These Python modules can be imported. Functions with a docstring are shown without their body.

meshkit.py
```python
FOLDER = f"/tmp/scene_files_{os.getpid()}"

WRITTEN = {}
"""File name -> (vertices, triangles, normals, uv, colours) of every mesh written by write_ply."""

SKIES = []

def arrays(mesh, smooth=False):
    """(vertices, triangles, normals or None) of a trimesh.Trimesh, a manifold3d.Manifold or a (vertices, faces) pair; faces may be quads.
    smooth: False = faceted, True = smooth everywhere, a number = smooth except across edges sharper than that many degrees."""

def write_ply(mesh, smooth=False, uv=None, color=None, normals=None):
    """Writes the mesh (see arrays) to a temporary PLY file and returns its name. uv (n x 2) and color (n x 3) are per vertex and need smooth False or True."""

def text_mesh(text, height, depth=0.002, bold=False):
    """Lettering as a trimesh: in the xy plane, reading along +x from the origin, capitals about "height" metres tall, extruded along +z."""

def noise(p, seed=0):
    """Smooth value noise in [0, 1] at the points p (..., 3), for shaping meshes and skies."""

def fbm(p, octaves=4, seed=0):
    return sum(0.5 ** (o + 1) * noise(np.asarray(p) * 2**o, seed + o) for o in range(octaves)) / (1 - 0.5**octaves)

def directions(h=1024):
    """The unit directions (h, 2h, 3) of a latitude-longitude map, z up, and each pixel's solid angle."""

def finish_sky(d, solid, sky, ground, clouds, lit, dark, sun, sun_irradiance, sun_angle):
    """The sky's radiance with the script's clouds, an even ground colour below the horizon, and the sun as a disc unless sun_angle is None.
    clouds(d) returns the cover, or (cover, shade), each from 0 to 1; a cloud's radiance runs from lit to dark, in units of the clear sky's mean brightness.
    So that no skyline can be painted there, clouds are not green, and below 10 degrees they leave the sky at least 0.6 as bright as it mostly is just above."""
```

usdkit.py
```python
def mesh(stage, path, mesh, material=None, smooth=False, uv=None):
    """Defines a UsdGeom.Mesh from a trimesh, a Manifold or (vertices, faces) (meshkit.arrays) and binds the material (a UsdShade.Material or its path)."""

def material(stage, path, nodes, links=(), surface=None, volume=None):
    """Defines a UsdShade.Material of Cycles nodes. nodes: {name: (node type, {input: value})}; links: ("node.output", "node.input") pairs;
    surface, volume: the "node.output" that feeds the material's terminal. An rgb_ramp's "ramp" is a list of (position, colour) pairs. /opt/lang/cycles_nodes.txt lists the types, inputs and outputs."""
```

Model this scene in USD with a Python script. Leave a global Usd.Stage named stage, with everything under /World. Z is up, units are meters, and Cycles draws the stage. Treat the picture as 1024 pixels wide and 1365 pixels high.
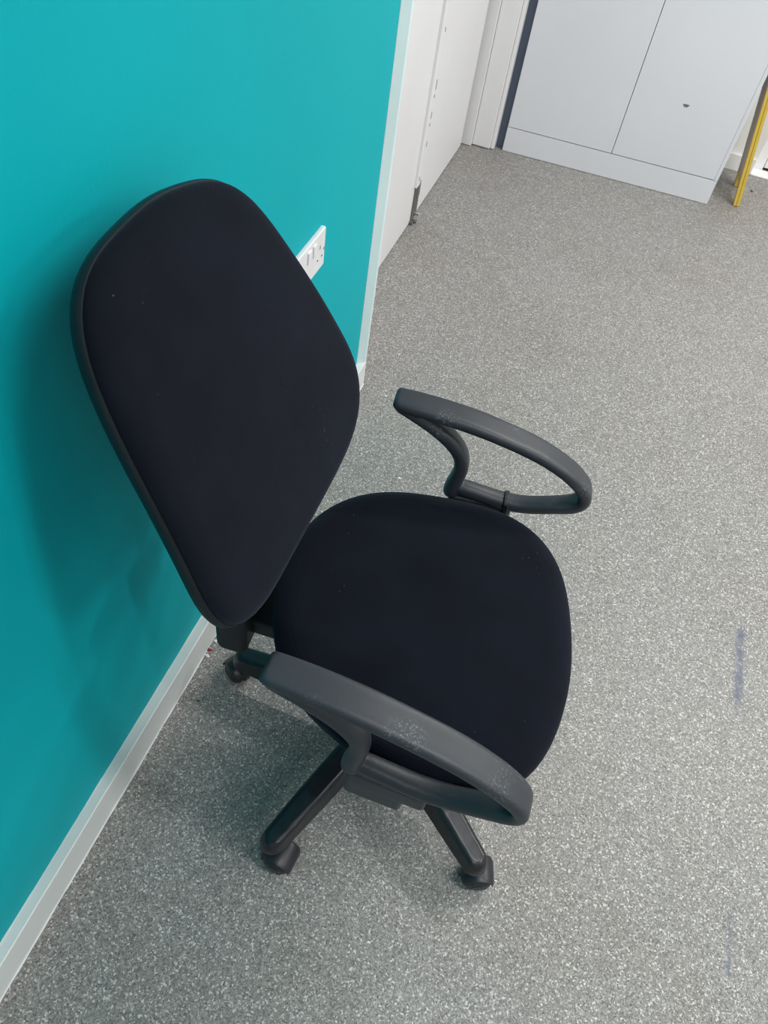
import math
import numpy as np, trimesh, manifold3d as m3
import usdkit, meshkit
from pxr import Usd, UsdGeom, UsdLux, UsdShade, Gf, Sdf

stage = Usd.Stage.CreateInMemory()
UsdGeom.SetStageUpAxis(stage, UsdGeom.Tokens.z)
UsdGeom.SetStageMetersPerUnit(stage, 1.0)
world = UsdGeom.Xform.Define(stage, '/World')
stage.SetDefaultPrim(world.GetPrim())
UsdGeom.Scope.Define(stage, '/World/Looks')
rng = np.random.default_rng(7)

# ------------------------------------------------------------------ camera (a phone held at 1.55 m, looking down)
CX, CZ, YAW, PITCH, ROLL, FPX = 0.4999, 1.554, -0.1962, -0.8734, 0.1917, 1034.0
fw = np.array([math.sin(YAW) * math.cos(PITCH), math.cos(YAW) * math.cos(PITCH), math.sin(PITCH)])
rt = np.cross(fw, [0, 0, 1]); rt /= np.linalg.norm(rt); up = np.cross(rt, fw)
rt, up = math.cos(ROLL) * rt + math.sin(ROLL) * up, -math.sin(ROLL) * rt + math.cos(ROLL) * up
cam = UsdGeom.Camera.Define(stage, '/World/camera')
M = Gf.Matrix4d(1.0)
for i, r in enumerate((rt, up, -fw)):
    M.SetRow(i, Gf.Vec4d(*map(float, r), 0))
M.SetRow(3, Gf.Vec4d(CX, 0, CZ, 1))
cam.AddTransformOp().Set(M)
AP = 5.6
cam.CreateHorizontalApertureAttr(AP)
cam.CreateVerticalApertureAttr(AP * 1365 / 1024)
cam.CreateFocalLengthAttr(AP * FPX / 1024)
cam.CreateFStopAttr(2.2)
cam.CreateFocusDistanceAttr(1.25)
cam.CreateClippingRangeAttr(Gf.Vec2f(0.02, 50))
cam.CreateExposureAttr(0.0)

# ------------------------------------------------------------------ light: the room's ceiling panels
CEIL = 2.62
PANELS = [  # x, y, radiance, colour, how it is told apart
    ((1.62, 0.34), 43, (1.0, 0.99, 0.97), 'ceiling batten nearest above the black chair'),
    ((1.62, -1.10), 32, (0.98, 0.985, 1.0), 'ceiling batten behind the camera along the teal wall'),
    ((1.62, 2.35), 88, (1.0, 0.97, 0.93), 'ceiling batten before the grey cupboard'),
    ((3.55, 0.42), 50, (1.0, 0.99, 0.97), 'middle ceiling batten of the far row'),
    ((3.55, -1.10), 18, (0.98, 0.985, 1.0), 'rearmost ceiling batten of the far row'),
    ((3.55, 2.35), 84, (1.0, 0.97, 0.93), 'ceiling batten of the far row near the white door'),
]

# ------------------------------------------------------------------ helpers
taken = {}
def numbered(path):
    k = taken.get(path, -1) + 1
    taken[path] = k
    return path if k == 0 else f'{path}_{k:03d}'

def tag(prim, label=None, cat=None, group=None, kind=None):
    for k, v in (('label', label), ('category', cat), ('group', group), ('kind', kind)):
        if v:
            prim.SetCustomDataByKey(k, v)
    return prim

def obj(name, mesh, mat, parent=None, smooth=35, label=None):
    base = (parent.GetPath().pathString if parent is not None else '/World')
    g = usdkit.mesh(stage, numbered(f'{base}/{name}'), mesh, mat, smooth=smooth)
    p = g.GetPrim()
    if label:
        p.SetCustomDataByKey('label', label)
    return p

def struct(name, mesh, mat, smooth=False):
    p = obj(name, mesh, mat, None, smooth)
    return tag(p, kind='structure')

def thing(name, label, cat, loc=(0, 0, 0), group=None, kind=None):
    x = UsdGeom.Xform.Define(stage, numbered('/World/' + name))
    x.AddTranslateOp().Set(Gf.Vec3d(*map(float, loc)))
    p = x.GetPrim()
    p.SetCustomDataByKey('_loc', ','.join(map(str, loc)))
    tag(p, label, cat, group, kind)
    p.ClearCustomDataByKey('_loc')
    return p

def box(x0, x1, y0, y1, z0, z1):
    return trimesh.creation.box(bounds=[[x0, y0, z0], [x1, y1, z1]])

def tm(man):
    m = man.to_mesh()
    return trimesh.Trimesh(np.asarray(m.vert_properties[:, :3], float), np.asarray(m.tri_verts), process=True)

def to_man(t):
    return m3.Manifold(m3.Mesh(np.asarray(t.vertices, np.float32), np.asarray(t.faces, np.uint32)))

def rbox(x0, x1, y0, y1, z0, z1, r=0.004, seg=12):
    """box with rounded edges: hull of eight spheres"""
    r = min(r, (x1 - x0) / 2 - 1e-4, (y1 - y0) / 2 - 1e-4, (z1 - z0) / 2 - 1e-4)
    s = m3.Manifold.sphere(r, seg)
    return m3.Manifold.batch_hull([s.translate((x, y, z)) for x in (x0 + r, x1 - r) for y in (y0 + r, y1 - r) for z in (z0 + r, z1 - r)])

def rb(*a, **k):
    return tm(rbox(*a, **k))

def cat(*ms):
    return trimesh.util.concatenate(list(ms))

def mat4(origin, ax, ay, az):
    T = np.eye(4); T[:3, 0], T[:3, 1], T[:3, 2], T[:3, 3] = ax, ay, az, origin
    return T

# ------------------------------------------------------------------ materials
def mk(name, nodes, links, surface='p.BSDF'):
    return usdkit.material(stage, '/World/Looks/' + name, nodes, links, surface=surface)

def lin(r, g, b):
    f = lambda c: (c / 255 / 12.92) if c / 255 <= 0.04045 else ((c / 255 + 0.055) / 1.055) ** 2.4
    return (f(r), f(g), f(b))

def paint(name, rgb, rough=0.45, scale=60, bump=0.08, var=0.04, spec=0.5):
    c = np.array(lin(*rgb))
    return mk(name, {
        'g': ('geometry', {}),
        'n': ('noise_texture', {'scale': scale, 'detail': 3.0}),
        'n2': ('noise_texture', {'scale': 2.3, 'detail': 4.0}),
        'r': ('rgb_ramp', {'ramp': [(0.3, tuple(c * (1 - var))), (0.7, tuple(np.minimum(c * (1 + var), 1)))]}),
        'b': ('bump', {'strength': bump, 'distance': 0.002}),
        'p': ('principled_bsdf', {'roughness': rough, 'specular_ior_level': spec})},
        [('g.position', 'n.vector'), ('g.position', 'n2.vector'), ('n2.fac', 'r.fac'), ('r.color', 'p.base_color'),
         ('n.fac', 'b.height'), ('b.normal', 'p.normal')])

def plastic(name, rgb, rough=0.42, scale=900, bump=0.12, spec=0.5, var=0.12):
    c = np.array(lin(*rgb))
    return mk(name, {
        'g': ('texture_coordinate', {}),
        'n': ('noise_texture', {'scale': scale, 'detail': 2.0}),
        'n2': ('noise_texture', {'scale': 14.0, 'detail': 5.0}),
        'r': ('rgb_ramp', {'ramp': [(0.3, tuple(c * (1 - var))), (0.72, tuple(c * (1 + var)))]}),
        'rr': ('map_range', {'clamp': True, 'from_min': 0.3, 'from_max': 0.7, 'to_min': rough - 0.05, 'to_max': rough + 0.07}),
        'b': ('bump', {'strength': bump, 'distance': 0.0006}),
        'p': ('principled_bsdf', {'specular_ior_level': spec})},
        [('g.object', 'n.vector'), ('g.object', 'n2.vector'), ('n2.fac', 'r.fac'), ('r.color', 'p.base_color'), ('n2.fac', 'rr.value'),
         ('rr.result', 'p.roughness'), ('n.fac', 'b.height'), ('b.normal', 'p.normal')])

teal = paint('teal_wall_paint', (0, 165, 176), rough=0.55, scale=180, bump=0.12, var=0.03, spec=0.12)
white_paint = paint('white_gloss_paint', (226, 226, 228), rough=0.4, scale=90, bump=0.08, var=0.03)
wall_white = paint('white_wall_paint', (222, 222, 220), rough=0.6)
skirt_paint = paint('baseboard_paint', (214, 220, 220), rough=0.42, scale=70, bump=0.16, var=0.05)
trim_paint = paint('corner_trim_paint', (212, 230, 232), rough=0.4, scale=70, bump=0.12, var=0.05)
strip_white = paint('threshold_white', (246, 246, 246), rough=0.35)
ceil_paint = paint('ceiling_paint', (232, 232, 230), rough=0.8)
cab_paint = paint('grey_steel_paint', (213, 216, 222), rough=0.42, scale=300, bump=0.05, var=0.02)
gap_paint = paint('dark_slate_paint', (88, 100, 118), rough=0.6)
plug_white = plastic('white_socket_plastic', (224, 224, 228), rough=0.3, bump=0.02, var=0.02)
slot_dark = plastic('dark_slot', (60, 56, 58), rough=0.6)
steel = mk('zinc_steel', {'p': ('principled_bsdf', {'base_color': (0.62, 0.62, 0.62), 'metallic': 1.0, 'roughness': 0.3})}, [])
iron = plastic('tarnished_iron', (96, 94, 94), rough=0.5, var=0.25, scale=200, bump=0.3)
def worn_plastic(name, rgb, rough):
    c = np.array(lin(*rgb))
    return mk(name, {
        'g': ('texture_coordinate', {}),
        'n': ('noise_texture', {'scale': 700.0, 'detail': 2.0}),
        'n2': ('noise_texture', {'scale': 14.0, 'detail': 5.0}),
        'r': ('rgb_ramp', {'ramp': [(0.3, tuple(c * 0.88)), (0.72, tuple(c * 1.12))]}),
        'pn': ('noise_texture', {'scale': 10.0, 'detail': 3.0}),
        'pm': ('map_range', {'clamp': True, 'from_min': 0.58, 'from_max': 0.70, 'to_min': 0.0, 'to_max': 0.8}),
        'sn': ('noise_texture', {'scale': 330.0, 'detail': 3.0, 'roughness': 0.7}),
        'sm': ('map_range', {'clamp': True, 'from_min': 0.52, 'from_max': 0.66, 'to_min': 0.0, 'to_max': 1.0}),
        'x': ('math', {'math_type': 'multiply'}),
        'mx': ('mix_color', {'b': lin(128, 134, 140)}),
        'b': ('bump', {'strength': 0.25, 'distance': 0.0006}),
        'p': ('principled_bsdf', {'roughness': rough, 'specular_ior_level': 0.5})},
        [('g.object', 'n.vector'), ('g.object', 'n2.vector'), ('g.object', 'pn.vector'), ('g.object', 'sn.vector'), ('n2.fac', 'r.fac'),
         ('pn.fac', 'pm.value'), ('sn.fac', 'sm.value'), ('pm.result', 'x.value1'), ('sm.result', 'x.value2'), ('x.value', 'mx.fac'),
         ('r.color', 'mx.a'), ('mx.result', 'p.base_color'), ('n.fac', 'b.height'), ('b.normal', 'p.normal')])
arm_plastic = worn_plastic('armrest_polyurethane', (46, 50, 57), 0.44)
base_plastic = plastic('base_nylon', (23, 26, 33), rough=0.30, scale=1200, bump=0.12)
dark_plastic = plastic('black_plastic', (20, 26, 32), rough=0.42, scale=800, bump=0.1, spec=0.3)
wheel_plastic = plastic('caster_nylon', (32, 36, 43), rough=0.38, scale=800, bump=0.08)
tie_plastic = plastic('cable_tie_nylon', (18, 22, 24), rough=0.4, bump=0.02)
yellow = plastic('yellow_plastic', (212, 180, 70), rough=0.45, scale=300, bump=0.1, var=0.05)
taupe = plastic('grey_brown_board', (206, 193, 183), rough=0.6, scale=60, bump=0.1, var=0.05)
red_plastic = plastic('red_wrapper', (140, 28, 44), rough=0.35, bump=0.02)
paper_white = plastic('white_scrap', (236, 236, 236), rough=0.5, bump=0.02)
bare_wood = plastic('bare_wood', (190, 140, 104), rough=0.7, scale=60)
chip_dark = plastic('bare_chip', (108, 104, 104), rough=0.7, bump=0.02)

# black knitted upholstery: fine horizontal rib, lint, sheen
fabric = mk('black_knit_fabric', {
    'g': ('texture_coordinate', {}),
    'v': ('wave_texture', {'bands_direction': 'z', 'scale': 118.0, 'distortion': 1.2, 'detail': 2.0, 'detail_scale': 6.0}),
    'n': ('noise_texture', {'scale': 9.0, 'detail': 5.0}),
    'r': ('rgb_ramp', {'ramp': [(0.3, lin(14, 16, 24)), (0.7, lin(19, 22, 32))]}),
    'lv': ('voronoi_texture', {'scale': 95.0}),
    'lr': ('rgb_ramp', {'ramp': [(0.0, (1, 1, 1)), (0.06, (1, 1, 1)), (0.08, (0, 0, 0)), (1.0, (0, 0, 0))]}),
    'ln': ('noise_texture', {'scale': 11.0, 'detail': 2.0}),
    'lm': ('map_range', {'clamp': True, 'from_min': 0.58, 'from_max': 0.68, 'to_min': 0.0, 'to_max': 0.9}),
    'lx': ('math', {'math_type': 'multiply'}),
    'mx': ('mix_color', {'blend_type': 'mix', 'b': lin(104, 106, 114)}),
    'b': ('bump', {'strength': 0.3, 'distance': 0.0005}),
    'p': ('principled_bsdf', {'roughness': 0.92, 'specular_ior_level': 0.1, 'sheen_weight': 0.10, 'sheen_roughness': 0.45, 'sheen_tint': (0.42, 0.5, 0.68)})},
    [('g.object', 'v.vector'), ('g.object', 'n.vector'), ('n.fac', 'r.fac'),
     ('g.object', 'lv.vector'), ('lv.distance', 'lr.fac'), ('g.object', 'ln.vector'), ('ln.fac', 'lm.value'),
     ('lr.color', 'lx.value1'), ('lm.result', 'lx.value2'), ('lx.value', 'mx.fac'), ('r.color', 'mx.a'),
     ('mx.result', 'p.base_color'), ('v.fac', 'b.height'), ('b.normal', 'p.normal')])

# speckled safety vinyl: chips of pale and dark grit in a grey-beige binder, mottled with old dirt, a few blue-grey scuffs
floor_mat = mk('speckled_vinyl', {
    'g': ('geometry', {}),
    'dn': ('noise_texture', {'scale': 120.0, 'detail': 1.0}),
    'dm': ('vector_math', {'math_type': 'multiply_add', 'vector2': (0.0035, 0.0035, 0.0), 'vector3': (0, 0, 0)}),
    'v1': ('voronoi_texture', {'scale': 335.0, 'randomness': 1.0}),
    'sc': ('separate_color', {}),
    'chip': ('rgb_ramp', {'interpolate': False, 'ramp': [(0.0, lin(88, 88, 88)), (0.15, lin(118, 117, 116)), (0.40, lin(138, 137, 135)), (0.70, lin(156, 154, 152)), (0.86, lin(188, 187, 185)), (0.94, lin(226, 226, 224))]}),
    'v2': ('voronoi_texture', {'scale': 620.0}),
    'sc2': ('separate_color', {}),
    'chip2': ('rgb_ramp', {'interpolate': False, 'ramp': [(0.0, lin(96, 96, 96)), (0.25, lin(136, 135, 133)), (0.75, lin(158, 157, 154)), (0.92, lin(204, 203, 201))]}),
    'mixc': ('mix_color', {'fac': 0.42}),
    'n1': ('noise_texture', {'scale': 1.7, 'detail': 5.0, 'roughness': 0.6}),
    'r1': ('rgb_ramp', {'ramp': [(0.32, (0.93, 0.90, 0.87)), (0.52, (1, 1, 1)), (0.7, (1.0, 0.985, 0.95))]}),
    'mul': ('mix_color', {'blend_type': 'multiply', 'fac': 1.0}),
    'n2': ('noise_texture', {'scale': 9.0, 'detail': 4.0, 'roughness': 0.65}),
    'r2': ('rgb_ramp', {'ramp': [(0.28, (0.93, 0.925, 0.92)), (0.5, (1, 1, 1))]}),
    'mul2': ('mix_color', {'blend_type': 'multiply', 'fac': 1.0}),
    # scuffs
    'sep': ('separate_xyz', {}),
    'sx': ('math', {'math_type': 'subtract', 'value2': 1.186}),
    'sy': ('math', {'math_type': 'subtract', 'value2': 1.20}),
    'sxa': ('math', {'math_type': 'absolute'}),
    'sya': ('math', {'math_type': 'absolute'}),
    'sxr': ('map_range', {'clamp': True, 'from_min': 0.003, 'from_max': 0.016, 'to_min': 1.0, 'to_max': 0.0}),
    'syr': ('map_range', {'clamp': True, 'from_min': 0.09, 'from_max': 0.13, 'to_min': 1.0, 'to_max': 0.0}),
    'sn': ('noise_texture', {'scale': 22.0, 'detail': 4.0}),
    'snr': ('map_range', {'clamp': True, 'from_min': 0.42, 'from_max': 0.6, 'to_min': 0.4, 'to_max': 0.95}),
    's1': ('math', {'math_type': 'multiply'}),
    's2': ('math', {'math_type': 'multiply'}),
    'tx': ('math', {'math_type': 'subtract', 'value2': 1.197}),
    'ty': ('math', {'math_type': 'subtract', 'value2': 0.575}),
    'txa': ('math', {'math_type': 'absolute'}),
    'tya': ('math', {'math_type': 'absolute'}),
    'txr': ('map_range', {'clamp': True, 'from_min': 0.001, 'from_max': 0.007, 'to_min': 0.8, 'to_max': 0.0}),
    'tyr': ('map_range', {'clamp': True, 'from_min': 0.05, 'from_max': 0.07, 'to_min': 1.0, 'to_max': 0.0}),
    't1': ('math', {'math_type': 'multiply'}),
    't2': ('math', {'math_type': 'multiply'}),
    'smax': ('math', {'math_type': 'maximum'}),
    'scu': ('mix_color', {'b': lin(84, 91, 114)}),
    'b': ('bump', {'strength': 0.25, 'distance': 0.0006}),
    'p': ('principled_bsdf', {'roughness': 0.46, 'specular_ior_level': 0.4})},
    [('g.position', 'dn.vector'), ('dn.color', 'dm.vector1'), ('g.position', 'dm.vector3'),
     ('dm.vector', 'v1.vector'), ('v1.color', 'sc.color'), ('sc.r', 'chip.fac'),
     ('dm.vector', 'v2.vector'), ('v2.color', 'sc2.color'), ('sc2.g', 'chip2.fac'),
     ('chip.color', 'mixc.a'), ('chip2.color', 'mixc.b'),
     ('g.position', 'n1.vector'), ('n1.fac', 'r1.fac'), ('mixc.result', 'mul.a'), ('r1.color', 'mul.b'),
     ('g.position', 'n2.vector'), ('n2.fac', 'r2.fac'), ('mul.result', 'mul2.a'), ('r2.color', 'mul2.b'),
     ('g.position', 'sep.vector'), ('sep.x', 'sx.value1'), ('sep.y', 'sy.value1'), ('sx.value', 'sxa.value1'), ('sy.value', 'sya.value1'),
     ('sxa.value', 'sxr.value'), ('sya.value', 'syr.value'), ('g.position', 'sn.vector'), ('sn.fac', 'snr.value'),
     ('sxr.result', 's1.value1'), ('syr.result', 's1.value2'), ('s1.value', 's2.value1'), ('snr.result', 's2.value2'),
     ('sep.x', 'tx.value1'), ('sep.y', 'ty.value1'), ('tx.value', 'txa.value1'), ('ty.value', 'tya.value1'),
     ('txa.value', 'txr.value'), ('tya.value', 'tyr.value'), ('txr.result', 't1.value1'), ('tyr.result', 't1.value2'),
     ('t1.value', 't2.value1'), ('snr.result', 't2.value2'), ('s2.value', 'smax.value1'), ('t2.value', 'smax.value2'),
     ('smax.value', 'scu.fac'), ('mul2.result', 'scu.a'), ('scu.result', 'p.base_color'),
     ('sc2.g', 'b.height'), ('b.normal', 'p.normal')])

# ------------------------------------------------------------------ the room
X1, Y0, Y1 = 5.0, -2.6, 3.915          # room: x from 0, far wall at Y1
YE = 1.718                              # where the teal wall ends
XR = -0.144                             # face of the double door in the recess
struct('floor', box(-0.6, X1, Y0, Y1 + 0.25, -0.05, 0.0), floor_mat)
struct('ceiling', box(-0.6, X1, Y0, Y1 + 0.25, CEIL + 0.03, CEIL + 0.1), ceil_paint)
struct('wall_left', box(-0.3, 0.0, Y0, YE, 0.0, CEIL + 0.03), teal)
struct('wall_right', box(X1, X1 + 0.1, Y0, Y1, 0.0, CEIL + 0.03), wall_white)
struct('wall_front', box(-0.3, X1, Y0 - 0.1, Y0, 0.0, CEIL + 0.03), wall_white)
# far wall with the opening of the white door at its right
DX0, DX1 = 1.165, 1.95
struct('wall_back', cat(box(-0.02, DX0 - 0.055, Y1, Y1 + 0.12, 0, CEIL + 0.03), box(DX1 + 0.055, X1, Y1, Y1 + 0.12, 0, CEIL + 0.03),
                        box(DX0 - 0.055, DX1 + 0.055, Y1, Y1 + 0.12, 2.06, CEIL + 0.03)), wall_white)
# the wall beyond the recess, whose slate-grey side faces the cabinet's flank
struct('wall_recess', cat(box(-0.3, XR - 0.045, YE, 3.42, 2.08, CEIL + 0.03), box(-0.3, XR - 0.045, YE, YE + 0.02, 0, 2.08)), wall_white)
struct('wall_alcove', cat(box(-0.3, -0.02, 3.46, Y1 + 0.12, 0, CEIL + 0.03), box(-0.02, 0.0215, 3.474, 3.488, 0, CEIL + 0.03), box(-0.02, 0.0, 3.488, Y1 - 0.02, 0, CEIL + 0.03)), gap_paint)

# baseboard along the teal wall, a little uneven as hand painted wood is
def skirting(y0, y1, d, h, n=90):
    ys = np.linspace(y0, y1, n)
    prof = [(0.0, 0.0), (d + 0.0012, 0.0), (d, 0.004), (d, h - 0.002), (d - 0.002, h), (0.0, h)]
    w = (meshkit.noise(np.stack([ys * 6, ys * 0, ys * 0], 1), 3) - 0.5) * 0.0022
    w2 = (meshkit.noise(np.stack([ys * 30, ys * 0, ys * 0], 1), 5) - 0.5) * 0.0010
    V, F = [], []
    for i, y in enumerate(ys):
        for x, z in prof:
            V.append((x + (w[i] + w2[i] if x > 0 else 0), y, z + (w2[i] + w[i] * 0.4 if z > 0.05 else 0)))
    m = len(prof)
    for i in range(n - 1):
        for j in range(m):
            a, b = i * m + j, i * m + (j + 1) % m
            F += [(a, a + m, b), (b, a + m, b + m)]
    for i0, flip in ((0, False), ((n - 1) * m, True)):
        for j in range(1, m - 1):
            t = (i0, i0 + j, i0 + j + 1)
            F.append(t[::-1] if flip else t)
    t = trimesh.Trimesh(V, F, process=False)
    t.fix_normals()
    return t
BD, BH = 0.0209, 0.0895
bb = UsdGeom.Xform.Define(stage, '/World/baseboard_left').GetPrim()
tag(bb, kind='structure')
obj('board', skirting(Y0, YE + 0.002, BD, BH), skirt_paint, bb, smooth=30)
# a bead of paint and sealant where the board meets the vinyl
def bead(y0, y1, x):
    ys = np.linspace(y0, y1, 260)
    r = 0.0008 + 0.0030 * np.clip(meshkit.noise(np.stack([ys * 9, ys * 0, ys * 0], 1), 11) - 0.35, 0, 1) + 0.0012 * meshkit.noise(np.stack([ys * 55, ys * 0, ys * 0], 1), 12)
    V, F = [], []
    for y, a in zip(ys, r):
        V += [(x - 0.002, y, 0.0), (x + a, y, 0.0), (x + a * 0.6, y, 0.0012 + a * 0.3), (x - 0.002, y, 0.003)]
    for i in range(len(ys) - 1):
        for j in range(4):
            p, q = 4 * i + j, 4 * i + (j + 1) % 4
            F += [(p, q, p + 4), (q, q + 4, p + 4)]
    F += [(0, 2, 1), (0, 3, 2)]
    e = 4 * (len(ys) - 1)
    F += [(e, e + 1, e + 2), (e, e + 2, e + 3)]
    t = trimesh.Trimesh(V, F, process=False); t.fix_normals()
    return t
obj('sealant_bead', bead(-0.4, YE, BD + 0.0005), skirt_paint, bb, smooth=40)
def paint_edge(y0, y1):
    ys = np.linspace(y0, y1, 420)
    q = np.stack([ys, ys * 0, ys * 0], 1)
    hgt = BH - 0.001 + 0.0015 + 0.0045 * np.clip(meshkit.noise(q * 14, 21) - 0.45, 0, 1) + 0.0022 * np.clip(meshkit.noise(q * 90, 22) - 0.5, 0, 1)
    V, F = [], []
    for y, h in zip(ys, hgt):
        V += [(-0.001, y, BH - 0.002), (0.0009, y, BH - 0.002), (0.0006, y, h), (-0.001, y, h)]
    for i in range(len(ys) - 1):
        for j in range(4):
            p, q_ = 4 * i + j, 4 * i + (j + 1) % 4
            F += [(p, q_, p + 4), (q_, q_ + 4, p + 4)]
    e = 4 * (len(ys) - 1)
    F += [(0, 2, 1), (0, 3, 2), (e, e + 1, e + 2), (e, e + 2, e + 3)]
    t = trimesh.Trimesh(V, F, process=False); t.fix_normals()
    return t
obj('paint_edge', paint_edge(-0.4, 1.69), skirt_paint, bb, smooth=40)
# the corner trim that closes the end of the teal wall
from shapely.geometry import Polygon
def upright(poly, z0, z1):
    e = trimesh.creation.extrude_polygon(Polygon(poly), z1 - z0, engine='earcut')
    e.apply_translation((0, 0, z0)); e.fix_normals()
    return e
struct('trim_1', upright([(-0.02, 1.692), (0.0004, 1.692), (0.0015, 1.6925), (0.0185, 1.7095), (0.0198, 1.712), (0.0198, 1.7205), (0.0185, YE + 0.004), (-0.02, YE + 0.004)], BH - 0.001, CEIL), trim_paint)
struct('trim_2', box(XR - 0.05, -0.001, YE, YE + 0.012, 0.0, CEIL), white_paint)

# ---- double door in the recess: near leaf, far leaf, lip between them, bolt at its foot
d1 = UsdGeom.Xform.Define(stage, '/World/door_1').GetPrim(); tag(d1, kind='structure')
YM = 2.655
obj('leaf', rb(XR - 0.045, XR, YE + 0.03, YM, 0.004, 2.06, r=0.002), white_paint, d1)
obj('leaf', rb(XR - 0.045, XR - 0.003, YM + 0.003, 3.372, 0.004, 2.06, r=0.002), white_paint, d1)
obj('meeting_lip', rb(XR - 0.004, XR + 0.012, YM - 0.022, YM + 0.016, 0.15, 2.06, r=0.004), white_paint, d1)
for z, h, y in ((0.655, 0.010, 0.011), (0.48, 0.022, 0.012), (0.455, 0.008, 0.009), (0.385, 0.016, 0.012), (0.36, 0.008, 0.010), (0.29, 0.012, 0.012), (0.175, 0.01, -0.010)):
    obj('paint_chip', rb(XR + 0.006, XR + 0.0126, YM + y + 0.004 - 0.005, YM + y + 0.004 + 0.0045, z, z + h * 1.5, r=0.002), chip_dark, d1)
bolt = obj('flush_bolt', cat(rb(XR - 0.005, XR + 0.006, YM - 0.004, YM + 0.055, 0.012, 0.150, r=0.003), rb(XR - 0.002, XR + 0.0095, YM + 0.012, YM + 0.045, 0.095, 0.145, r=0.003)), iron, d1, label='tarnished grey flush bolt at the foot of the lip')
obj('bolt_pin', rb(XR + 0.004, XR + 0.026, YM + 0.022, YM + 0.032, 0.026, 0.036, r=0.003), steel, bolt, label='shiny pin')
obj('bolt_foot', cat(rb(XR - 0.002, XR + 0.014, YM - 0.014, YM - 0.002, 0.0005, 0.014, r=0.003), rb(XR + 0.004, XR + 0.022, YM + 0.006, YM + 0.024, 0.0005, 0.010, r=0.003)), iron, bolt)

# ---- white frame boards between the double door and the cabinet
t3 = UsdGeom.Xform.Define(stage, '/World/trim_3').GetPrim(); tag(t3, kind='structure')
obj('stop_board', rb(XR - 0.06, XR + 0.036, 3.402, 3.46, 0.002, CEIL, r=0.002), white_paint, t3)
obj('jamb_board', rb(XR + 0.037, XR + 0.118, 3.418, 3.47, 0.004, CEIL, r=0.003), white_paint, t3)
obj('edge_bead', rb(XR + 0.1185, XR + 0.134, 3.428, 3.475, 0.003, CEIL, r=0.003), white_paint, t3)

# ---- baseboard on the far wall, white door at the right
struct('baseboard_back', rb(-0.02, DX0 - 0.056, Y1 - 0.016, Y1, 0.0, 0.072, r=0.003), wall_white, smooth=30)
d2 = UsdGeom.Xform.Define(stage, '/World/door_2').GetPrim(); tag(d2, kind='structure')
obj('jamb', rb(DX0 - 0.055, DX0 - 0.004, Y1 + 0.064, Y1 + 0.118, 0.003, 2.06, r=0.002), white_paint, d2)
obj('jamb', rb(DX1 + 0.004, DX1 + 0.055, Y1 + 0.064, Y1 + 0.118, 0.003, 2.06, r=0.002), white_paint, d2)
obj('leaf', rb(DX0, DX1, Y1 + 0.076, Y1 + 0.112, 0.012, 2.05, r=0.002), white_paint, d2)
obj('threshold', rb(DX0 - 0.054, DX1 + 0.054, Y1 - 0.012, Y1 + 0.062, 0.0, 0.007, r=0.002), strip_white, d2, label='bright white threshold strip')
obj('worn_patch', rb(DX0 + 0.022, DX0 + 0.075, Y1 + 0.071, Y1 + 0.079, 0.014, 0.06, r=0.002), bare_wood, d2, label='bare brown wood where the paint has worn off')

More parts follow.
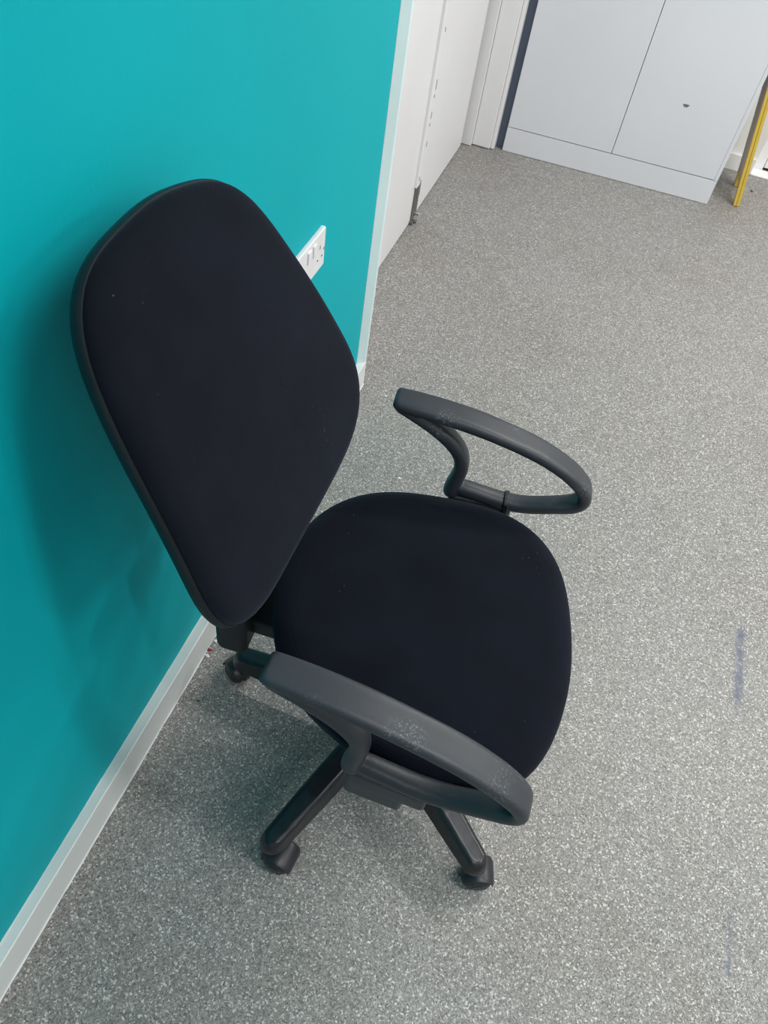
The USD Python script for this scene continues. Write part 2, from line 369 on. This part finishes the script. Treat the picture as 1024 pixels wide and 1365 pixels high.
# ---- ceiling panels
for (x, y), watts, col, which in PANELS:
    t = thing('ceiling_light', 'white fluorescent ' + which, 'ceiling light', (x, y, CEIL), group='fluorescent ceiling battens')
    obj('housing', rb(-0.64, 0.64, -0.10, 0.10, 0.0, 0.03, r=0.006), white_paint, t, smooth=30)
    for e in (-1, 1):
        obj('end_cap', rb(e * 0.625 - 0.012, e * 0.625 + 0.012, -0.09, 0.09, -0.045, 0.002, r=0.006), white_paint, t, smooth=30)
    L = UsdLux.RectLight.Define(stage, t.GetPath().AppendChild('lamp'))
    L.CreateWidthAttr(1.18); L.CreateHeightAttr(0.15)
    L.CreateIntensityAttr(watts); L.CreateColorAttr(Gf.Vec3f(*col))
    UsdGeom.Xformable(L).AddTranslateOp().Set(Gf.Vec3d(0, 0, -0.012))

# ------------------------------------------------------------------ steel cabinet
CA = 0.0498
cl, sl = math.cos(CA), math.sin(CA)
CW, CD, CHH, PL = 0.9125, 0.457, 1.83, 0.105
cab = thing('storage_cabinet', 'tall pale grey two-door steel cupboard against the far wall', 'cupboard', (0.0259, 3.4488, 0))
TC = mat4((0, 0, 0), (cl, sl, 0), (-sl, cl, 0), (0, 0, 1))
def cabm(m):
    m.apply_transform(TC); return m
obj('carcass', cabm(cat(box(0.0, 0.018, 0.001, CD - 0.05, 0.001, CHH), box(CW - 0.018, CW, 0.001, CD - 0.05, 0.001, CHH), box(0.018, CW - 0.018, CD - 0.07, CD - 0.05, 0.001, CHH),
                        box(0.018, CW - 0.018, 0.001, CD - 0.07, CHH - 0.02, CHH), box(0.018, CW - 0.018, 0.03, CD - 0.07, PL - 0.02, PL - 0.004))), cab_paint, cab, smooth=False)
obj('plinth', cabm(rb(0.0, CW, -0.002, 0.016, 0.0015, PL - 0.0015, r=0.0015)), cab_paint, cab, smooth=30)
gw = 0.0022
obj('door', cabm(rb(0.001, CW / 2 - gw / 2, -0.004, 0.016, PL + 0.0012, CHH - 0.01, r=0.002)), cab_paint, cab, smooth=30)
obj('door', cabm(rb(CW / 2 + gw / 2, CW - 0.0158, -0.004, 0.016, PL + 0.0012, CHH - 0.01, r=0.002)), cab_paint, cab, smooth=30)
obj('side_edge', cabm(rb(CW - 0.0155, CW, -0.004, 0.016, PL - 0.001, CHH - 0.01, r=0.002)), cab_paint, cab, smooth=30)
smudge = plastic('scuffed_grey', (108, 112, 118), rough=0.6, bump=0.02)
th = np.linspace(0, 2 * np.pi, 21)[:-1]
obj('dent_mark', cabm(trimesh.Trimesh(*(lambda v: (v, trimesh.convex.convex_hull(v).faces))(np.vstack([[(0.672 + 0.011 * math.cos(a) * (1 + .3 * math.sin(3 * a)), y, 0.355 + 0.007 * math.sin(a) * (1 + .2 * math.cos(2 * a))) for a in th] for y in (-0.0048, -0.003)])), process=False)), smudge, cab, smooth=False, label='dark scuff on the right door')

# ------------------------------------------------------------------ folded yellow-edged board leaning on the cupboard
lean = math.atan2(0.088, 0.49)
sg = thing('folding_sign', 'yellow-edged folded floor sign leaning beside the grey cupboard', 'floor sign', (1.062, 3.548, 0.0))
sn, cs = math.sin(lean), math.cos(lean)
TS = mat4((0, 0, 0), (cs, 0.03, sn), (-0.03, 1, 0), (-sn, 0, cs))
def sgm(m):
    m.apply_transform(TS); return m
for k, (a, b) in enumerate(((-0.012, -0.0008), (0.0008, 0.0125))):
    pts = np.array([(0, 0.004), (0.03, 0.004), (0.045, 0.075), (0.175, 0.075), (0.19, 0.004), (0.22, 0.004), (0.216, 0.53), (0.19, 0.56), (0.03, 0.56), (0.004, 0.53)])
    e = trimesh.creation.extrude_polygon(Polygon(pts), b - a, engine='earcut')
    v = e.vertices.copy(); e.vertices = np.stack([v[:, 2] + a, v[:, 0], v[:, 1]], 1); e.fix_normals()
    obj('board', sgm(e), yellow, sg, smooth=False)
e = trimesh.creation.extrude_polygon(Polygon([(0.012, 0.09), (0.208, 0.09), (0.204, 0.52), (0.185, 0.55), (0.035, 0.55), (0.016, 0.52)]), 0.0012, engine='earcut')
v = e.vertices.copy(); e.vertices = np.stack([v[:, 2] - 0.0131, v[:, 0], v[:, 1]], 1); e.fix_normals()
obj('panel', sgm(e), taupe, sg, smooth=False, label='grey-brown panel')

# ------------------------------------------------------------------ double wall socket
so = thing('wall_socket', 'white double wall socket on the teal wall behind the black chair', 'wall socket', (0.0, 1.332, 0.6305))
pw, ph, pt = 0.146, 0.0865, 0.0105
obj('faceplate', rb(-0.001, pt, -pw, 0.0, 0.0, ph, r=0.0035), plug_white, so)
for s in (-0.0595, -0.0865):
    obj('rocker_switch', rb(pt - 0.002, pt + 0.0035, s - 0.0075, s + 0.0075, 0.050, 0.076, r=0.002), plug_white, so)
for c in (-0.028, -0.118):
    obj('earth_slot', rb(pt - 0.002, pt + 0.0003, c - 0.002, c + 0.002, 0.049, 0.057, r=0.0004), slot_dark, so)
    for q in (-0.011, 0.011):
        obj('pin_slot', rb(pt - 0.002, pt + 0.0003, c + q - 0.0032, c + q + 0.0032, 0.027, 0.0305, r=0.0004), slot_dark, so)
for s in (-0.007, -0.139):
    obj('screw', trimesh.creation.cylinder(0.0035, 0.002, sections=20, transform=mat4((pt, s, 0.041), (0, 1, 0), (0, 0, 1), (1, 0, 0))), steel, so)

# ------------------------------------------------------------------ bits on the floor
def scrap(name, label, mat, x, y, r, seed, z=0.0):
    g = np.random.default_rng(seed)
    p = g.normal(size=(26, 3)); p /= np.linalg.norm(p, axis=1)[:, None]
    p = p * np.array([r, r * 0.6, r * 0.35]) * g.uniform(0.7, 1.15, (26, 1))
    h = trimesh.convex.convex_hull(p)
    h.apply_translation((0, 0, -h.bounds[0, 2]))
    h = trimesh.Trimesh(h.vertices + [x, y, z], h.faces)
    return tag(obj(name, h, mat, None, smooth=False), label, 'litter')
scrap('paint_flake', 'small white flake on the floor between chair back and far armrest', paper_white, 0.244, 1.405, 0.006, 1)
scrap('paint_flake', 'tiny white flake on the floor close to the baseboard end', paper_white, 0.100, 1.700, 0.0045, 2)
scrap('paper_scrap', 'white scrap at the baseboard just beyond the red wrapper bit', paper_white, 0.0305, 0.762, 0.007, 3)
scrap('paper_scrap', 'white scrap at the baseboard just this side of the red wrapper bit', paper_white, 0.0285, 0.722, 0.007, 4)
scrap('wrapper_bit', 'tiny dark red wrapper bit lying against the baseboard', red_plastic, 0.0275, 0.737, 0.006, 5)
scrap('dirt_crumb', 'dark crumb on the floor near the baseboard left of the chair', slot_dark, 0.062, 0.62, 0.004, 6)
scrap('dirt_crumb', 'dark crumb on the floor in front of the yellow-edged sign', slot_dark, 1.125, 3.74, 0.009, 7)

# ------------------------------------------------------------------ the office chair
PSI, OX, OY = 0.0733, 0.45, 0.6683
fx = np.array([math.cos(PSI), math.sin(PSI), 0]); fn = np.array([-fx[1], fx[0], 0]); fz = np.array([0, 0, 1.0])
chair = thing('office_chair', 'black fabric office swivel chair with loop armrests against the teal wall', 'office chair', (OX, OY, 0))
def W(u, n, z):
    """chair frame (forward, left, up) to the chair prim's frame"""
    u, n, z = np.broadcast_arrays(np.asarray(u, float), n, z)
    return u[..., None] * fx + n[..., None] * fn + z[..., None] * fz
TCH = mat4((0, 0, 0), fx, fn, fz)
def ch(m):
    if hasattr(m, 'to_mesh'):
        m = tm(m)
    m = m.copy(); m.apply_transform(TCH); return m

TH = np.linspace(0, 2 * np.pi, 145)[:-1]
def polar(c, a=()):
    r = c[0] + sum(c[k] * np.cos(k * TH) for k in range(1, len(c)))
    return r + sum(a[k] * np.sin((k + 1) * TH) for k in range(len(a)))

def loft(rings, close0=True, close1=True):
    """closed surface through rings of equal length; ends closed by a centre point"""
    n = len(rings[0]); V = np.vstack(rings); F = []
    for i in range(len(rings) - 1):
        a = i * n + np.arange(n); b = i * n + (np.arange(n) + 1) % n
        F += list(np.stack([a, b, a + n], 1)) + list(np.stack([b, b + n, a + n], 1))
    for close, i in ((close0, 0), (close1, len(rings) - 1)):
        if close:
            V = np.vstack([V, rings[i].mean(0)]); c = len(V) - 1
            a = i * n + np.arange(n); b = i * n + (np.arange(n) + 1) % n
            F += list(np.stack([a, b, np.full(n, c)], 1)[:, ::(1 if i else -1)])
    t = trimesh.Trimesh(V, np.array(F), process=False); t.fix_normals()
    return t

# ---- backrest: outline (w, h) on a leaning, curving sheet
BU, BZ, T1, T2, H0, NB, YB, RO = -0.176, 0.6566, 0.2986, 0.5186, 0.2342, 0.0023, -0.0084, -0.004
BC = [0.2509, 0.0206, -0.0026, 0.0256, -0.0152, -0.0066, 0.0024, -0.0041, -0.0002, 0.0017, -0.0001, 0.0005, 0.0005]
BA = [-0.007, -0.0158, 0.0004, -0.0011, -0.0005, 0.0019, 0.0, 0.0001, 0.0003, -0.0001]
def bsurf(w, h, off):
    hh = np.linspace(-0.2, 0.8, 201); tt = T1 + (T2 - T1) * hh / 0.46
    uu = np.concatenate([[0], np.cumsum(-np.sin(tt[:-1]) * np.diff(hh))]); zz = np.concatenate([[0], np.cumsum(np.cos(tt[:-1]) * np.diff(hh))])
    uu -= np.interp(0, hh, uu); zz -= np.interp(0, hh, zz)
    u = np.interp(h, hh, uu); z = np.interp(h, hh, zz); t = np.interp(h, hh, tt)
    u = u + off * np.cos(t); z = z + off * np.sin(t)
    w, z = math.cos(RO) * w - math.sin(RO) * z, math.sin(RO) * w + math.cos(RO) * z
    u, w = math.cos(YB) * u - math.sin(YB) * w, math.sin(YB) * u + math.cos(YB) * w
    return W(BU + u, NB + w, BZ + z)
br = polar(BC, BA)
def bring(s, off):
    return bsurf(s * br * np.sin(TH), H0 + s * br * np.cos(TH), off)
def arc(s0, s1, o0, o1, n, q=2.0):
    """ring parameters from a crown (s0, o0) round to the rim (s1, o1)"""
    t = np.linspace(0, 1, n)
    return [(s0 + (s1 - s0) * math.sin(x * math.pi / 2), o1 + (o0 - o1) * math.cos(x * math.pi / 2) ** (2 / q)) for x in t]
cush = [(s, 0.0245 - 0.004 * (s / 0.84) ** 2) for s in np.linspace(0.03, 0.84, 16)] + arc(0.84, 0.985, 0.0205, 0.0005, 10)[1:] + [(0.975, -0.003), (0.9, -0.004)]
obj('backrest', loft([bring(s, o) for s, o in cush]), fabric, chair, smooth=60)
shell = [(0.9, -0.0030), (0.982, -0.0030), (0.985, 0.0006), (0.990, 0.0006), (0.997, -0.002), (1.0, -0.005), (1.0, -0.010), (0.992, -0.014)] + [(s, -0.0155 - 0.014 * (1 - (s / 0.985) ** 2)) for s in np.linspace(0.95, 0.03, 12)]
obj('back_shell', loft([bring(s, o) for s, o in shell]), dark_plastic, chair, smooth=40, label='black plastic shell of the backrest')

# ---- seat
SC = [0.2553, -0.0005, -0.0156, -0.0107, -0.0064, 0.0029, 0.002]
SU, SN, SZ = 0.0193, -0.0161, 0.535
sr = polar(SC, [0, -0.0104, 0.0029])
def sring(s, z):
    u0 = SU + sr * np.cos(TH); n0 = sr * np.sin(TH)
    n0 = np.where(n0 < 0, n0 * 0.91, n0)
    return W(SU + (u0 - SU) * s, SN + n0 * s, SZ + z)
sprof = [(s, 0.040 - 0.006 * (s / 0.8) ** 2) for s in np.linspace(0.03, 0.8, 14)] + arc(0.8, 1.0, 0.034, 0.0, 11)[1:] + [(0.997, -0.012), (0.985, -0.021), (0.96, -0.028), (0.9, -0.031)]
obj('seat', loft([sring(s, z) for s, z in sprof]), fabric, chair, smooth=60)
spr = [(0.9, -0.0315), (0.955, -0.0315), (0.955, -0.040), (0.93, -0.050), (0.7, -0.056), (0.03, -0.056)]
obj('seat_shell', loft([sring(s, z) for s, z in spr]), dark_plastic, chair, smooth=40, label='black plastic tray under the seat')

# ---- armrests: one closed loop each, in a vertical plane slightly splayed
HALF, SPL, AU = 0.268, 0.056, 0.074
PAD = [(-0.205, 0.722, .044, .018), (-0.17, 0.7195, .048, .021), (-0.12, 0.716, .049, .021), (-0.07, 0.7095, .049, .021), (-0.02, 0.699, .049, .020), (0.03, 0.685, .049, .020), (0.07, 0.668, .048, .020), (0.10, 0.650, .047, .021),
       (0.121, 0.632, .045, .022), (0.133, 0.614, .043, .022), (0.1335, 0.598, .041, .022), (0.122, 0.583, .038, .024), (0.101, 0.572, .035, .026), (0.072, 0.560, .033, .027), (0.03, 0.549, .032, .027), (-0.02, 0.550, .031, .029), (-0.07, 0.556, .030, .030)]
STR = [(-0.085, 0.545, .032, .030), (-0.083, 0.575, .031, .026), (-0.080, 0.605, .031, .025), (-0.086, 0.632, .032, .026), (-0.105, 0.658, .034, .027), (-0.135, 0.682, .037, .026), (-0.170, 0.702, .041, .022), (-0.200, 0.716, .043, .018)]
def dense(P, k=4):
    from scipy.interpolate import CubicSpline
    P = np.array(P); s = np.r_[0, np.cumsum(np.hypot(*np.diff(P[:, :2], axis=0).T))]
    return CubicSpline(s, P)(np.linspace(0, s[-1], (len(P) - 1) * k + 1))
def sweep(P):
    """hulls of flat rounded sections along a path in the (u, z) plane: width across, thickness in the plane"""
    P = dense(P); d = np.gradient(P[:, :2], axis=0); d /= np.linalg.norm(d, axis=1)[:, None]
    secs = []
    for (u, z, w, t), (du, dz) in zip(P, d):
        r = min(t, w) / 2 * 0.86
        nrm = (-dz, du)
        sph = m3.Manifold.sphere(r, 16)
        pts = [(u + nrm[0] * b, s, z + nrm[1] * b) for s in (-(w / 2 - r), w / 2 - r) for b in (-(t / 2 - r), t / 2 - r)]
        secs.append([sph.translate(p) for p in pts])
    return m3.Manifold.batch_boolean([m3.Manifold.batch_hull(a + b) for a, b in zip(secs[:-1], secs[1:])], m3.OpType.Add)
arm_solid = sweep(PAD) + sweep(STR)
# flat top of the pad: soften by smoothing a refined skin
am = tm(arm_solid.refine_to_length(0.006))
trimesh.smoothing.filter_taubin(am, lamb=0.5, nu=0.52, iterations=14)
def armframe(s):
    a = s * SPL
    f = np.array([math.cos(a), math.sin(a), 0]); n = np.array([-f[1], f[0], 0])
    return mat4((AU + (0.007 if s > 0 else -0.016), s * HALF, 0), f, n, (0, 0, 1))
for s in (1, -1):
    T = armframe(s)
    a = am.copy(); a.apply_transform(T)
    arm = obj('armrest', ch(a), arm_plastic, chair, smooth=50)
    # bracket: upright block that carries the loop, with a foot that runs in under the seat
    blk = m3.Manifold.batch_boolean([
        rbox(-0.088, 0.025, -0.0125 if s > 0 else -0.0145, 0.0145 if s > 0 else 0.0125, 0.503, 0.542, r=0.006),
        rbox(-0.088, -0.005, *((-0.012, 0.012)), 0.466, 0.52, r=0.006)], m3.OpType.Add)
    foot = rbox(-0.085, 0.010, *((-0.19, 0.0) if s > 0 else (0.0, 0.19)), 0.466, 0.480, r=0.005)
    b = tm(blk + foot); b.apply_transform(T)
    obj('arm_bracket', ch(b), arm_plastic, arm, smooth=40)
    if s > 0:
        # cable tie round the lower bar
        from shapely.geometry import MultiPoint
        near_u = np.abs(am.vertices[:, 0] - 0.012) < 0.006
        q = am.vertices[near_u & (am.vertices[:, 2] < 0.62)][:, 1:]
        loop = MultiPoint(np.vstack([q, [(-0.012, 0.505), (0.014, 0.505)]])).convex_hull.buffer(0.0012)
        path = [loop.exterior.interpolate(k / 26, normalized=True).coords[0] for k in range(26)]
        pr, sp = [], m3.Manifold.sphere(0.0018, 8)
        for (n0, z0), (n1, z1) in zip(path, path[1:] + path[:1]):
            pr.append(m3.Manifold.batch_hull([sp.translate((0.012 + 0.12 * (0.55 - z) + e, n, z)) for n, z in ((n0, z0), (n1, z1)) for e in (-0.003, 0.003)]))
        t = tm(m3.Manifold.batch_boolean(pr, m3.OpType.Add)); t.apply_transform(T)
        obj('cable_tie', ch(t), tie_plastic, arm, smooth=40, label='thin black cable tie round the lower bar')

# ---- back bracket, mechanism, gas column
br_up = m3.Manifold.batch_boolean([
    rbox(-0.305, -0.252, -0.088, 0.085, 0.392, 0.60, r=0.012),
    m3.Manifold.batch_hull([rbox(-0.320, -0.285, -0.05, 0.05, 0.55, 0.60, r=0.01), rbox(-0.325, -0.300, -0.045, 0.045, 0.80, 0.86, r=0.01)])], m3.OpType.Add)
bk = obj('back_bracket', ch(br_up), dark_plastic, chair, smooth=40)
obj('bracket_arm', ch(rbox(-0.29, -0.08, -0.055, 0.055, 0.415, 0.452, r=0.008)), dark_plastic, bk)
obj('height_knob', ch(tm(m3.Manifold.cylinder(0.03, 0.022, 0.024, 28).rotate((0, 90, 0)).translate((-0.352, 0.0, 0.62)))), dark_plastic, bk)
mech = obj('tilt_mechanism', ch(rbox(-0.13, 0.13, -0.085, 0.085, 0.395, 0.4785, r=0.012)), dark_plastic, chair)
obj('tilt_lever', ch(m3.Manifold.batch_hull([m3.Manifold.sphere(0.006, 12).translate((0.03, -0.07, 0.43)), m3.Manifold.sphere(0.007, 12).translate((0.03, -0.19, 0.425))])), dark_plastic, mech)
BCX, BCY = 0.443 - OX, 0.692 - OY
def rev(prof, sections=40):
    return trimesh.creation.revolve(np.array(prof), sections=sections)
gc = rev([(0, 0.095), (0.026, 0.095), (0.026, 0.26), (0.0145, 0.262), (0.0145, 0.40), (0, 0.40)]); gc.apply_translation((BCX, BCY, 0))
obj('gas_column', gc, dark_plastic, chair, smooth=30)
hub = rev([(0, 0.085), (0.045, 0.085), (0.056, 0.095), (0.056, 0.136), (0.05, 0.148), (0.034, 0.156), (0.028, 0.156), (0, 0.156)]); hub.apply_translation((BCX, BCY, 0))
base = obj('star_base', hub, base_plastic, chair, smooth=40)

# ---- five legs and casters
def leg_solid():
    secs = []
    for r, top, wt, wb, h in ((0.035, 0.150, .048, .064, .058), (0.12, 0.146, .046, .062, .054), (0.22, 0.135, .044, .058, .047), (0.285, 0.122, .042, .052, .040), (0.314, 0.117, .040, .048, .036)):
        s = m3.Manifold.sphere(0.011, 14); q = m3.Manifold.sphere(0.003, 8)
        secs.append([s.translate((r, e * (wt / 2 - 0.011), top - 0.011)) for e in (-1, 1)] + [q.translate((r, e * (wb / 2 - 0.003), top - h + 0.003)) for e in (-1, 1)])
    legs = [m3.Manifold.batch_hull(a + b) for a, b in zip(secs[:-1], secs[1:])]
    cap = m3.Manifold.batch_hull([m3.Manifold.sphere(0.021, 24).translate((0.314, 0, 0.096)), m3.Manifold.cylinder(0.003, 0.0235, 0.0235, 24).translate((0.314, 0, 0.0805))])
    return m3.Manifold.batch_boolean(legs + [cap], m3.OpType.Add)
leg_t = tm(leg_solid().refine_to_length(0.008))
trimesh.smoothing.filter_taubin(leg_t, lamb=0.5, nu=0.52, iterations=6)
def cyl_x(r, x0, x1, n=32, ch_=0.003):
    c = rev([(0, x0), (r - ch_, x0), (r, x0 + ch_), (r, x1 - ch_), (r - ch_, x1), (0, x1)], n)
    c.apply_transform(mat4((0, 0, 0), (0, 1, 0), (0, 0, 1), (1, 0, 0)))
    return c
CAST = [(-110.0, 85), (-38.0, 107), (34.0, 40), (106.0, 150), (178.0, 240)]  # leg direction, wheel axis direction (degrees)
for la, wa in CAST:
    A = math.radians(la); B = math.radians(wa)
    ld = np.array([math.cos(A), math.sin(A), 0])
    Tl = mat4((BCX, BCY, 0), ld, (-ld[1], ld[0], 0), (0, 0, 1))
    l = leg_t.copy(); l.apply_transform(Tl)
    leg = obj('leg', l, base_plastic, base, smooth=45)
    pos = np.array([BCX, BCY, 0]) + ld * 0.314
    ax = np.array([math.cos(B), math.sin(B), 0]); tr = np.array([ax[1], -ax[0], 0])     # trail direction
    Tc = mat4(pos + tr * 0.017, ax, -tr, (0, 0, 1))
    R = 0.0265
    cs_ = UsdGeom.Xform.Define(stage, numbered(chair.GetPath().pathString + '/caster')).GetPrim()
    for e in (-1, 1):
        w = rev([(0, 0.0065), (R - 0.002, 0.0065), (R, 0.0085), (R, 0.018), (R - 0.003, 0.0235), (R - 0.009, 0.0275), (R - 0.010, 0.0265), (0.012, 0.0275), (0.010, 0.0295), (0, 0.0295)], 40)
        w.apply_transform(mat4((0, 0, 0), (0, 1, 0), (0, 0, e), (e, 0, 0)))
        w.fix_normals()
        w.apply_translation((0, 0, R + 0.0005)); w.apply_transform(Tc)
        obj('wheel', w, wheel_plastic, cs_, smooth=35)
    # hood: a rounded mudguard over both wheels and the neck that takes the stem
    def barrel(r, hw, rr):
        t = rev([(0, -hw), (r - rr, -hw), (r - rr * 0.3, -hw + rr * 0.3), (r, -hw + rr), (r, hw - rr), (r - rr * 0.3, hw - rr * 0.3), (r - rr, hw), (0, hw)], 48)
        t.apply_transform(mat4((0, 0, R + 0.001), (0, 1, 0), (0, 0, 1), (1, 0, 0)))
        return to_man(t)
    outer, inner = barrel(0.0315, 0.0275, 0.009), barrel(0.0278, 0.05, 0.004)
    keep = m3.Manifold.cube((0.2, 0.2, 0.2), True).translate((0, 0, 0.1)).rotate((10, 0, 0)).translate((0, 0, R + 0.004))
    body = m3.Manifold.cylinder(0.011, 0.0295, 0.0295, 40, True).rotate((0, 90, 0)).translate((0, 0, R + 0.001)) ^ m3.Manifold.cube((0.2, 0.2, 0.2), True).translate((0, 0, 0.1 + 0.006))
    neck = m3.Manifold.batch_hull([m3.Manifold.cylinder(0.030, 0.0135, 0.0135, 24).translate((0, 0.017, 0.045)), m3.Manifold.cylinder(0.008, 0.011, 0.011, 20).translate((0, 0.010, 0.044))])
    hood = tm(((outer - inner) ^ keep) + body + neck); hood.apply_transform(Tc)
    obj('hood', hood, wheel_plastic, cs_, smooth=35)
    st = trimesh.creation.cylinder(0.0055, 0.03, sections=16); st.apply_translation((pos[0], pos[1], 0.078))
    obj('stem', st, steel, cs_, smooth=30)
